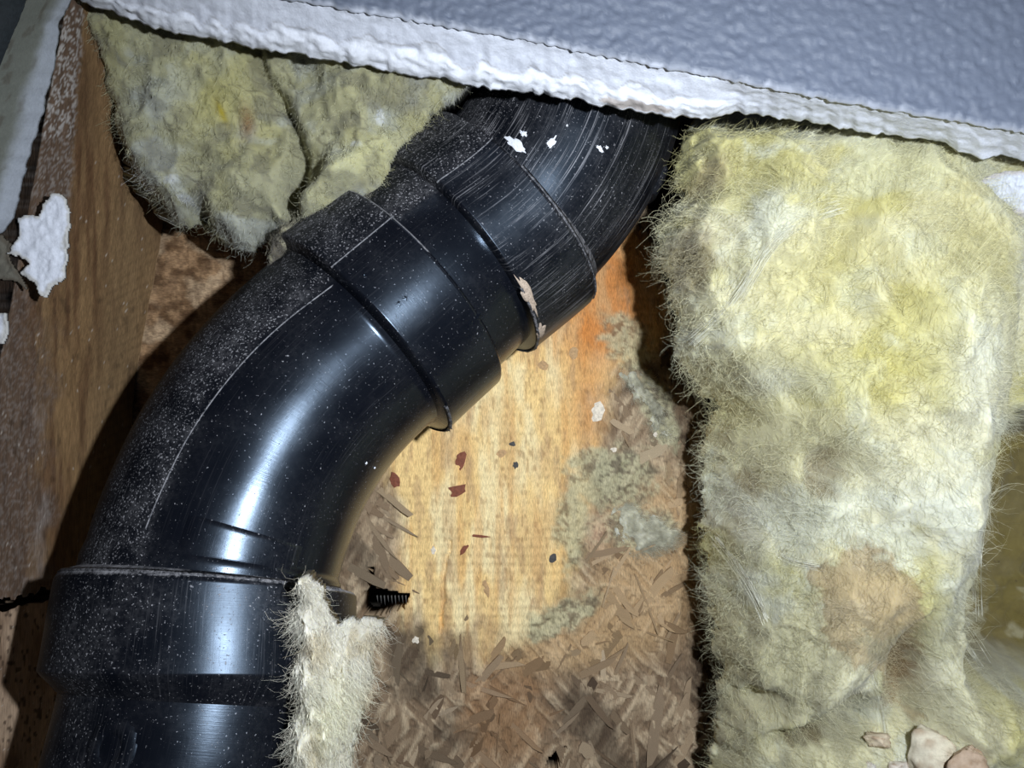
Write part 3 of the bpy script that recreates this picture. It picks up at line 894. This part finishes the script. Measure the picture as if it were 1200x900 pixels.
# moulding flash on the rims, right side
def flash(s, r, a0, a1, wd_, h_, seed):
    n = 40; V = []
    rr = random.Random(seed)
    for k in range(n + 1):
        a = a0 + (a1 - a0) * k / n
        c, t, nn, bt = frame(s); j = rr.uniform(.4, 1.3) * h_
        for ds_, dr in ((-wd_, -.0006), (0, j), (wd_, -.0006)):
            c2 = c + t * ds_
            V.append(c2 + (r + dr) * (math.cos(a) * nn + math.sin(a) * bt))
    V = np.array(V); m_ = len(V)
    mesh('rim_flash', V, grid_faces(n + 1, 3, True), M_abs, pipe, True, {'dust': np.full(m_, .9), 'scr': np.zeros(m_), 'caked': np.full(m_, .55), 'sw': V})
flash(s_h2a + .0006, RH, .9, 1.9, .001, .0010, 1)
flash(s_h3a + .0008, RH, .5, 1.9, .001, .0006, 2)
flash(s_h3b - .0002, RH - .0010, -.2, 1.6, .0012, .0007, 3)
flash(s_h1b - .0008, RH - .0006, -1.4, 1.0, .001, .0005, 4)
# coupling clip on the outer side of the upper bend
s, a = locate(772, 222, RB)
patch('mould_ledge', s - .005, s + .005, 1.25, 1.75, RB, .0022, .4)

# ------------------------------------------------------------------ glass wool, right hand batt
rpoly = [(822, 120), (818, 150), (812, 185), (822, 212), (795, 238), (783, 262), (792, 288), (802, 306), (800, 340), (815, 372), (808, 412), (832, 447), (856, 476), (846, 505), (842, 548), (850, 600),
         (840, 628), (846, 660), (842, 700), (858, 735), (856, 780), (872, 815), (862, 850), (858, 960), (1540, 960), (1540, 120)]
RB_BUMPS = [ # cx, cy, rx, ry, rot, amp(m)
    (900, 250, 70, 90, 0, .010), (1060, 300, 130, 130, 0, .018), (880, 400, 60, 60, 20, .008), (1010, 430, 150, 90, 0, .010), (1110, 420, 70, 120, 0, .014),
    (930, 490, 60, 24, 0, .008), (1060, 560, 90, 90, 0, .016), (1110, 640, 45, 120, 8, .012), (930, 620, 80, 80, 0, .010), (880, 640, 30, 60, -25, .006), (1010, 690, 70, 55, 20, .011), (1050, 730, 40, 70, -25, .006),
    (890, 760, 40, 70, 0, .010), (980, 800, 60, 60, 0, .010), (1120, 840, 60, 40, 0, .008), (1180, 870, 50, 50, 0, .010), (1180, 350, 60, 110, 0, .004),
    (975, 545, 34, 24, 20, -.012), (965, 565, 20, 16, 0, -.006), (885, 560, 26, 34, -20, -.010), (1085, 800, 26, 62, -12, -.017), (1085, 850, 30, 30, 0, -.008), (1012, 862, 30, 30, 0, -.020), (985, 270, 16, 60, 25, -.005),
    (1000, 380, 14, 60, -20, -.003), (1030, 335, 12, 60, -22, -.004), (905, 835, 26, 14, 0, -.010), (960, 885, 50, 14, 0, -.012), (862, 590, 16, 30, 0, -.006), (1000, 640, 40, 12, 20, -.002), (880, 200, 24, 60, 20, -.004),
    (1196, 420, 12, 70, 0, -.006)]
def recess(x, y):
    ed = 1155 - (y - 560) * .05 + (fbm(y / 40, x * 0, 3, 9) - .5) * 26 + sm(560, 470, y) * 0 + np.clip(560 - y, 0, 300) * .35
    return sm(-6, 26, x - ed) * sm(470, 520, y) * (1 - sm(785, 830, y + (x - 1150) * -.1))
def hwool(x, y, D):
    h = .030 * sm(0, 40, D) ** .6 - .040
    for (cx, cy, rx, ry, ro, am) in RB_BUMPS: h = h + (am * 1.25 if am > 0 else am * 1.9) * blob(x, y, cx, cy, rx, ry, ro)
    wx = (fbm(x / 70, y / 70, 3, 201) - .5) * 60; wy = (fbm(x / 70, y / 70, 3, 202) - .5) * 60
    h += (fbm((x + wx) / 55, (y + wy) / 90, 3, 203) - .5) * .014
    h += (ridge((x + wx) / 90, (y + wy) / 130, 2, 207) - .6) * .004
    h += (fbm((x + wx) / 13, (y + wy) / 19, 3, 205) - .5) * .0026
    h -= recess(x, y) * .050
    return h
def cwool(x, y, D):
    c = np.tile(lin((212, 206, 170)), (len(x), 1))
    wx = (fbm(x / 60, y / 60, 3, 211) - .5) * 80
    c = mixc(c, lin((194, 186, 118)), sm(.46, .70, fbm((x + wx) / 75, y / 75, 4, 212)) * .7)
    c = mixc(c, lin((212, 212, 192)), sm(.52, .70, fbm((x - wx) / 50, y / 50, 4, 213)) * .8)
    for (cx, cy, rx, ry, m_) in ((985, 280, 40, 60, .5), (1000, 440, 110, 30, .75), (940, 330, 60, 50, .5), (1100, 340, 80, 60, .55), (1060, 200, 100, 40, .5), (870, 460, 30, 50, .6), (960, 470, 60, 60, .3), (1120, 300, 60, 80, .4)):
        c = mixc(c, lin((200, 190, 112)), blob(x, y, cx, cy, rx, ry) * m_ * .7)
    for (cx, cy, rx, ry, m_) in ((905, 445, 50, 22, .8), (1100, 430, 36, 90, .7), (1120, 700, 26, 130, .8), (1060, 580, 70, 60, .5), (860, 280, 30, 60, .3), (1190, 320, 20, 80, .8), (880, 640, 26, 60, .6), (1020, 800, 40, 50, .5)):
        c = mixc(c, lin((216, 216, 204)), blob(x, y, cx, cy, rx, ry) * m_ * .8)
    # brown damp stains that belong to the wool, plus shade painted into hollows and recess
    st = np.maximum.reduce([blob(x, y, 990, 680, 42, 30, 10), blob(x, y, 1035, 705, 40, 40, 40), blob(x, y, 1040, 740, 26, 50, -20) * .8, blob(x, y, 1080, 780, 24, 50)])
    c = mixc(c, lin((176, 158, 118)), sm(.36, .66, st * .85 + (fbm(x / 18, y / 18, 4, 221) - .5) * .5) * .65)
    hollow_shade = np.maximum.reduce([blob(x, y, 820, 300, 34, 60), blob(x, y, 840, 200, 26, 50) * .8, blob(x, y, 975, 545, 32, 26), blob(x, y, 888, 570, 20, 20), blob(x, y, 960, 570, 26, 18), blob(x, y, 1010, 855, 24, 20)])  # holes toned darker, their shade put into the albedo
    c = mixc(c, lin((158, 144, 112)), sm(.3, .7, hollow_shade * .8 + (fbm(x / 14, y / 14, 4, 223) - .5) * .5) * .75)
    sp_ = [(948, 668), (985, 640), (1035, 650), (1064, 695), (1080, 745), (1104, 800), (1096, 862), (1060, 850), (1040, 790), (1000, 775), (962, 735)]
    wq = (fbm(x / 16, y / 16, 4, 225) - .5) * 34
    sd = edgedist(x, y, sp_) * np.where(inside(x, y, sp_), 1, -1) + wq
    c = mixc(c, lin((186, 166, 130)), sm(-6, 8, sd) * .8)
    c = mixc(c, lin((146, 120, 84)), sm(-5, 1, sd) * (1 - sm(1, 7, sd)) * .5)
    c = mixc(c, lin((120, 94, 56)), sm(.2, .9, blob(x, y, 1084, 800, 26, 60, -12)) * .8)  # shaded valley: brown painted over the dip to deepen it
    c = mixc(c, lin((112, 96, 66)), sm(.35, .8, blob(x, y, 1008, 862, 26, 26) + blob(x, y, 1085, 800, 20, 44) * .7 + blob(x, y, 965, 892, 40, 10) + (fbm(x / 9, y / 9, 3, 9) - .5) * .5) * .8)  # bottom hollows painted darker still, standing in for shade
    c = mixc(c, lin((108, 94, 50)), recess(x, y) * .93)  # recess coloured olive-dark for the shade it lies in
    c = mixc(c, lin((166, 160, 132)), sm(.55, .75, fbm(x / 24, y / 24, 4, 231)) * (y > 730) * .7)
    c = mixc(c, lin((66, 56, 44)), (vn(x / 2.2, y / 2.2, 241) > .985) * .5)
    return c
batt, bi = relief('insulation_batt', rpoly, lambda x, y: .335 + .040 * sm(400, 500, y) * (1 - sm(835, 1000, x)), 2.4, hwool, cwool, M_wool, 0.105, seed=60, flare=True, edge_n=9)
tag(batt, 'large yellow glass wool batt filling the right side of the cavity', 'insulation')
def flowR(x, y):
    return 1.2 + (x - 1000) / 260.0 + (y - 500) / 600.0
fibres('loose_fibres', bi, 30000, batt, (.004, .012), .000048, .30, 5, 4, edge_bias=1.2, keep=lambda x, y: (x < 1215) * 1.0 + .02)
fibres('loose_fibres', bi, 13000, batt, (.006, .018), .000045, .35, 6, 5, flow=flowR, edge_bias=1.0, curl=.5, bright=1.2, keep=lambda x, y: (x < 1215) * 1.0)
fibres('edge_fibres', bi, 3000, batt, (.004, .011), .00006, .3, 8, 6, edge_bias=60, bright=1.2, keep=lambda x, y: ((x < 900) & (y < 900) & (y > 180)) * 1.0)

# ------------------------------------------------------------------ glass wool behind the wallboard, upper left
lpoly = [(96, -30), (84, 12), (84, 34), (100, 56), (102, 96), (108, 120), (112, 146), (128, 175), (140, 205), (165, 232), (186, 256), (205, 258), (222, 250), (236, 268), (262, 288), (284, 288), (304, 268),
         (326, 262), (334, 268), (318, 292), (316, 312), (340, 298), (372, 272), (408, 250), (434, 246), (450, 226), (460, 200), (490, 164), (508, 144), (534, 130), (566, 104), (600, 60), (600, -30)]
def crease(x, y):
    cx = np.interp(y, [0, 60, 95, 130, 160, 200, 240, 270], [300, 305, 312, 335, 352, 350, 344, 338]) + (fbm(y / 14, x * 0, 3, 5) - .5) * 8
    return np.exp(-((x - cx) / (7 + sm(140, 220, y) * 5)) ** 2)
def hl(x, y, D):
    h = .020 * sm(0, 30, D + 24 * sm(312, 340, x)) ** .6 - .022 + .012 * (1 - sm(10, 120, y - (x - 100) * .12)) + .010 * sm(300, 430, x + (y - 200) * .3)
    for (cx, cy, rx, ry, ro, am) in [(185, 140, 45, 50, 0, .008), (250, 100, 60, 50, 0, .006), (150, 60, 40, 40, 0, .004), (285, 215, 45, 35, 0, .011), (200, 215, 60, 20, 35, .004), (255, 265, 40, 22, 0, .003),
                                     (400, 150, 50, 60, 30, .006), (470, 120, 70, 30, -20, .008), (390, 225, 60, 18, -35, .012), (230, 180, 50, 10, 15, -.006), (225, 240, 12, 18, 0, -.006), (370, 205, 16, 30, 20, -.005)]:
        h = h + am * blob(x, y, cx, cy, rx, ry, ro)
    h -= crease(x, y) * (.009 + .012 * sm(150, 230, y))
    h += (fbm(x / 40, y / 40, 3, 303) - .5) * .010 + (fbm(x / 11, y / 14, 3, 305) - .5) * .0024
    return h
def cl(x, y, D):
    c = np.tile(lin((166, 163, 134)), (len(x), 1))
    c = mixc(c, lin((172, 166, 118)), sm(.45, .65, fbm(x / 50, y / 60, 4, 312)) * .5)
    c = mixc(c, lin((172, 174, 166)), sm(.5, .68, fbm(x / 45, y / 38, 4, 313)) * .8)
    c = mixc(c, lin((190, 182, 116)), blob(x, y, 255, 110, 50, 60) * .6 + blob(x, y, 400, 120, 60, 40) * .2)
    c = mixc(c, lin((180, 184, 178)), blob(x, y, 180, 120, 40, 30) * .5)
    c = mixc(c, lin((206, 208, 206)), sm(.5, .8, blob(x, y, 158, 205, 10, 44, -35) * .8 + (fbm(x / 6, y / 6, 3, 3) - .5) * .6) * .8)
    c = mixc(c, lin((206, 208, 206)), sm(.5, .8, blob(x, y, 204, 212, 14, 7) + blob(x, y, 212, 230, 10, 6) + blob(x, y, 424, 180, 10, 6) + blob(x, y, 452, 150, 8, 12) + (fbm(x / 4, y / 4, 3, 3) - .5) * .5) * .8)
    c = mixc(c, lin((196, 192, 148)), sm(.35, .8, blob(x, y, 420, 205, 70, 26, -35)) * .8)
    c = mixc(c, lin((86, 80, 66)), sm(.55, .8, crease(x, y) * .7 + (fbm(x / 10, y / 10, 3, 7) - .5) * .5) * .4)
    c = mixc(c, lin((80, 72, 58)), sm(.93, .985, ridge(x / 30, y / 24, 2, 331)) * sm(.5, .6, fbm(x / 40, y / 40, 2, 6)) * .5)
    c = mixc(c, lin((140, 100, 58)), blob(x, y, 290, 145, 8, 16) * .8)
    c = mixc(c, lin((178, 158, 30)), blob(x, y, 262, 134, 4, 14, -20) * .8)
    c = mixc(c, lin((104, 100, 90)), sm(.52, .68, fbm(x / 22, y / 22, 4, 341)) * .45)
    return c
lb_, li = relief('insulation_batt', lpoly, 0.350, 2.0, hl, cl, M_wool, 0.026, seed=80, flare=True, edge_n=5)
tag(lb_, 'dusty grey-yellow glass wool packed above the pipe, upper left corner', 'insulation')
fibres('loose_fibres', li, 11000, lb_, (.002, .007), .000045, .15, 15, 4, edge_bias=.6, curl=1.2, bright=1.25, keep=lambda x, y: (y > -5) * 1.0)

_, fi = relief('wool_fringe', [(314, 312), (316, 290), (330, 272), (350, 258), (380, 244), (404, 234), (428, 236), (440, 226), (446, 240), (424, 256), (392, 262), (362, 276), (346, 292), (332, 308), (322, 322)], 0.345, 1.8,
    lambda x, y, D: .004 * sm(0, 8, D) + (fbm(x / 9, y / 9, 3, 77) - .5) * .005, lambda x, y, D: mixc(np.tile(lin((150, 144, 122)), (len(x), 1)), lin((96, 90, 80)), sm(.4, .6, fbm(x / 6, y / 6, 3, 78))),
    M_wool, .014, parent=lb_, seed=84, edge_n=7, flare=True)
bpy.data.objects['wool_fringe']['label'] = 'thin dusty fringe lapping over the pipe socket'
fibres('loose_fibres', fi, 1500, lb_, (.002, .006), .00004, .3, 16, 4, edge_bias=2, flow=lambda x, y: x * 0 + .6, curl=.7)

# ------------------------------------------------------------------ wool tuft hanging beside the collar
tpoly = [(350, 668), (362, 676), (378, 694), (384, 716), (392, 738), (408, 730), (428, 724), (450, 728), (440, 744), (434, 770), (432, 800), (424, 830), (420, 850), (412, 876), (404, 940), (352, 940),
         (350, 880), (344, 850), (352, 820), (346, 780), (356, 750), (346, 716), (352, 700)]
def ht(x, y, D):
    h = .012 * sm(0, 26, D) ** .6 + (fbm(x / 20, y / 26, 3, 403) - .5) * .013 + (fbm(x / 7, y / 12, 3, 404) - .5) * .003
    return h + .006 * blob(x, y, 395, 830, 30, 60)
def ct(x, y, D):
    c = np.tile(lin((226, 220, 204)), (len(x), 1))
    c = mixc(c, lin((196, 178, 140)), sm(.45, .7, fbm(x / 20, y / 30, 4, 412)) * .6)
    return mixc(c, lin((238, 232, 196)), blob(x, y, 400, 820, 30, 50) * .7)
tf, ti = relief('wool_tuft', tpoly, lambda x, y: np.interp(x, [340, 380, 420, 460], [.280, .290, .312, .335]), 2.0, ht, ct, M_wool, 0.008, seed=90, edge_n=5)
tag(tf, 'pale fluffy wool tuft hanging between the lower collar and the board', 'insulation')
fibres('loose_fibres', ti, 8000, tf, (.003, .009), .00005, .4, 25, 5, flow=lambda x, y: x * 0 - 1.5, edge_bias=2.0, curl=.8, bright=1.1)
wp, wi = relief('wool_tuft', [(330, 832), (344, 828), (352, 846), (346, 868), (334, 858)], 0.300, 1.5, lambda x, y, D: .0015 * sm(0, 8, D), ct, M_wool, 0.003, seed=91, edge_n=3)
tag(wp, 'tiny white wool wisp clinging to the lower pipe beside the hanging tuft', 'insulation')
fibres('loose_fibres', wi, 260, wp, (.002, .006), .00004, .3, 26, 5, edge_bias=1, bright=1.0)

# ------------------------------------------------------------------ wool wisps stuck on the board
def wisp(poly, label, seed, nf, ang, yoff=.004):
    cx = sum(p[0] for p in poly) / len(poly); cy = sum(p[1] for p in poly) / len(poly)
    i = int(np.argmin((gx - cx) ** 2 + (gy - cy) ** 2))
    Y0 = float(binfo['V'][i][1]) + .0005
    o, inf = relief('wool_wisp', poly, Y0, 1.8, lambda x, y, D: .0018 * sm(0, 14, D) + (fbm(x / 8, y / 8, 3, seed) - .5) * .003,
                    lambda x, y, D: mixc(np.tile(lin((226, 222, 200)), (len(x), 1)), lin((184, 180, 158)), sm(.4, .6, fbm(x / 10, y / 10, 3, seed))), M_wool, .004, seed=seed, edge_n=8)
    tag(o, label, 'insulation')
    fibres('loose_fibres', inf, nf, o, (.003, .008), .00004, .12, seed, 5, flow=lambda x, y: x * 0 + ang, edge_bias=2, curl=.7, bright=1.1)
wisp([(690, 592), (712, 588), (738, 594), (760, 602), (790, 618), (798, 628), (776, 640), (752, 650), (730, 644), (706, 622), (692, 606)], 'flat pale green wool wisp stuck below the mould patch', 95, 3200, -.5)
wisp([(694, 404), (706, 398), (724, 410), (742, 428), (760, 452), (774, 486), (780, 512), (768, 508), (748, 478), (726, 448), (704, 424)], 'diagonal grey-green wool streak beside the upper socket on the board', 96, 2400, -1.0)

# ------------------------------------------------------------------ torn paper scrap on the stud
def sheet(name, pts, Yf, mat, thick, label, cat, amp=.0008, res=1.5, seed=0, colr=(222, 225, 236), tint=(186, 182, 174), ed=1.5, tilt=0, tear=1.0):
    o, inf = relief(name, pts, (lambda x, y: Yf + (x - pts[0][0]) * tilt), res, lambda x, y, D: (fbm(x / 9, y / 9, 4, seed) - .5) * amp * 2 + .0006,
                    lambda x, y, D: mixc(np.tile(lin(colr), (len(x), 1)), lin(tint), (1 - sm(2, 7, D + (fbm(x / 9, y / 9, 3, seed + 1) - .5) * 8)) * .8 * tear), mat, thick, seed=seed, edge_n=ed)
    tag(o, label, cat)
    return o
sheet('paper_scrap', [(20, 258), (34, 250), (44, 252), (62, 226), (78, 232), (84, 250), (82, 262), (78, 280), (80, 300), (76, 326), (62, 336), (56, 352), (50, 346), (38, 330), (24, 322), (32, 312), (22, 300), (6, 298), (16, 286), (24, 276)],
      0.3215, M_gyp, .0012, 'torn white paper scrap on the brown stud below the left wallboard', 'paper', seed=120, ed=5, tilt=.00001)
sheet('paper_scrap', [(0, 366), (8, 366), (9, 390), (4, 404), (-6, 404), (-10, 370)], 0.323, M_gyp, .0012, 'tiny white fleck on the stud at the left picture edge', 'paper', seed=121, ed=2)
sheet('paper_flap', [(-30, 276), (4, 275), (16, 288), (10, 300), (24, 322), (34, 345), (18, 330), (-4, 326), (-30, 320)], 0.3228, M_gyp, .001, 'grimy grey paper flap behind the torn white scrap', 'paper', seed=122,
      colr=(112, 108, 98), tint=(92, 84, 74), ed=2)
# broken gypsum piece at the right edge
WZ = lambda px, py: float(bi['V'][int(np.argmin((600 + bi['V'][:, 0] / bi['V'][:, 1] * F - px) ** 2 + (450 - (bi['V'][:, 2] - ZC) / bi['V'][:, 1] * F - py) ** 2))][1])
sheet('gypsum_chunk', [(1140, 212), (1156, 206), (1176, 200), (1215, 198), (1240, 210), (1240, 250), (1205, 254), (1186, 250), (1166, 238), (1150, 228)], WZ(1170, 225) - .004, M_gyp, .012, 'white broken gypsum chunk lying on the wool at the right edge', 'gypsum',
      amp=.0016, seed=130, ed=4, colr=(205, 209, 220), tint=(176, 168, 164))
# crumbs at the bottom
def crumb(px, py, Yf, w_, h_, dp, seed, label, colr=(206, 197, 176)):
    me = bpy.data.meshes.new('gypsum_crumb'); bm = bmesh.new()
    bmesh.ops.create_icosphere(bm, subdivisions=4, radius=1)
    r = np.random.default_rng(seed)
    pl_ = r.normal(0, 1, (9, 3)); pl_ /= np.linalg.norm(pl_, axis=1)[:, None]; dd = r.uniform(.55, .8, 9)
    Yf = WZ(px, min(py, 880)) - .002
    c0 = W(px, py, Yf)
    cols_ = []
    for v in bm.verts:
        p = np.array(v.co)
        for q, d_ in zip(pl_, dd):
            e_ = p @ q - d_
            if e_ > 0: p = p - q * e_
        nn_ = float(fbm(np.array([p[0] * 4 + 5]), np.array([p[2] * 4 + p[1] * 3]), 4, seed)[0]) - .5
        p = p * (1 + nn_ * .35)
        v.co = (c0[0] + p[0] * w_ / F * Yf, c0[1] + p[1] * dp, c0[2] + p[2] * h_ / F * Yf)
        cols_.append(mixc(lin(colr)[None], lin((150, 124, 100)), np.array([max(0, nn_ * 3)]))[0])
    bm.to_mesh(me); bm.free()
    me.polygons.foreach_set('use_smooth', np.full(len(me.polygons), True))
    at = me.attributes.new('col', 'FLOAT_COLOR', 'POINT'); at.data.foreach_set('color', np.array([(*c, 1) for c in cols_], np.float32).ravel())
    me.materials.append(M_gyp)
    o = bpy.data.objects.new('gypsum_crumb', me); COL.objects.link(o)
    tag(o, label, 'gypsum')
crumb(1092, 890, .350, 40, 44, .008, 1, 'largest tan gypsum crumb at the bottom edge of the wool')
crumb(1130, 900, .352, 26, 30, .008, 2, 'brownish crumb touching the right of the largest tan crumb', (180, 158, 138))
crumb(1029, 868, .350, 17, 11, .005, 3, 'small pale crumb in the wool hollow left of the largest crumb', (206, 190, 166))
crumb(1052, 900, .350, 14, 12, .005, 4, 'pale crumb at the bottom edge just left of the largest crumb', (206, 196, 184))
crumb(1016, 903, .350, 12, 12, .005, 5, 'leftmost grey crumb along the bottom edge of the wool', (200, 196, 188))

def strand_bundle(pts, label, n=26, spread=3.0, seed=0, parent=None):
    r = np.random.default_rng(seed); V = []; Fa = []; C = []
    pts = np.array(pts, float); tt = np.linspace(0, len(pts) - 1, 16)
    base = np.stack([np.interp(tt, range(len(pts)), pts[:, 0]), np.interp(tt, range(len(pts)), pts[:, 1])], 1)
    for _ in range(3): base[1:-1] = base[1:-1] * .5 + (base[:-2] + base[2:]) * .25
    Yd = np.array([WZ(a, b_) for a, b_ in base]); Yd = np.convolve(np.pad(Yd, 2, 'edge'), np.ones(5) / 5, 'valid') - .0012
    for q in range(n):
        off = r.normal(0, spread, 2); wob = r.normal(0, spread * .3, (16, 2)).cumsum(0) * .25
        P = W(base[:, 0] + off[0] + wob[:, 0], base[:, 1] + off[1] + wob[:, 1], Yd + r.normal(0, .0006))
        rad = r.uniform(.00003, .00007); o0 = len(V) * 0 + sum(len(v) for v in V)
        ring = np.array([[math.cos(a), math.sin(a) * .5, math.sin(a)] for a in (0, 2.1, 4.2)]) * rad
        V.append((P[:, None] + ring[None]).reshape(-1, 3)); Fa.append(grid_faces(16, 3, True) + o0); C.append(np.tile(lin((244, 243, 228)), (48, 1)))
    o = mesh('fibre_strand', np.concatenate(V), np.concatenate(Fa), M_fibre, parent, True, {'col': np.concatenate(C)})
    o['kind'] = 'stuff'
strand_bundle([(812, 400), (840, 375), (868, 345), (886, 312), (905, 280), (940, 255), (985, 243)], '', 30, 4.5, 1, batt)
strand_bundle([(1118, 480), (1135, 520), (1148, 570), (1150, 620)], '', 18, 5, 2, batt)
strand_bundle([(1100, 690), (1120, 740), (1150, 785)], '', 16, 6, 3, batt)
strand_bundle([(840, 630), (862, 655), (885, 690), (900, 725)], '', 26, 4, 4, batt)
strand_bundle([(1150, 600), (1142, 660), (1144, 720)], '', 14, 4, 5, batt)
strand_bundle([(915, 650), (935, 660), (965, 665)], '', 14, 2.5, 6, batt)
strand_bundle([(1195, 370), (1188, 400), (1198, 440)], '', 14, 4, 7, batt)
strand_bundle([(1020, 790), (1032, 825), (1036, 862)], '', 10, 3, 8, batt)
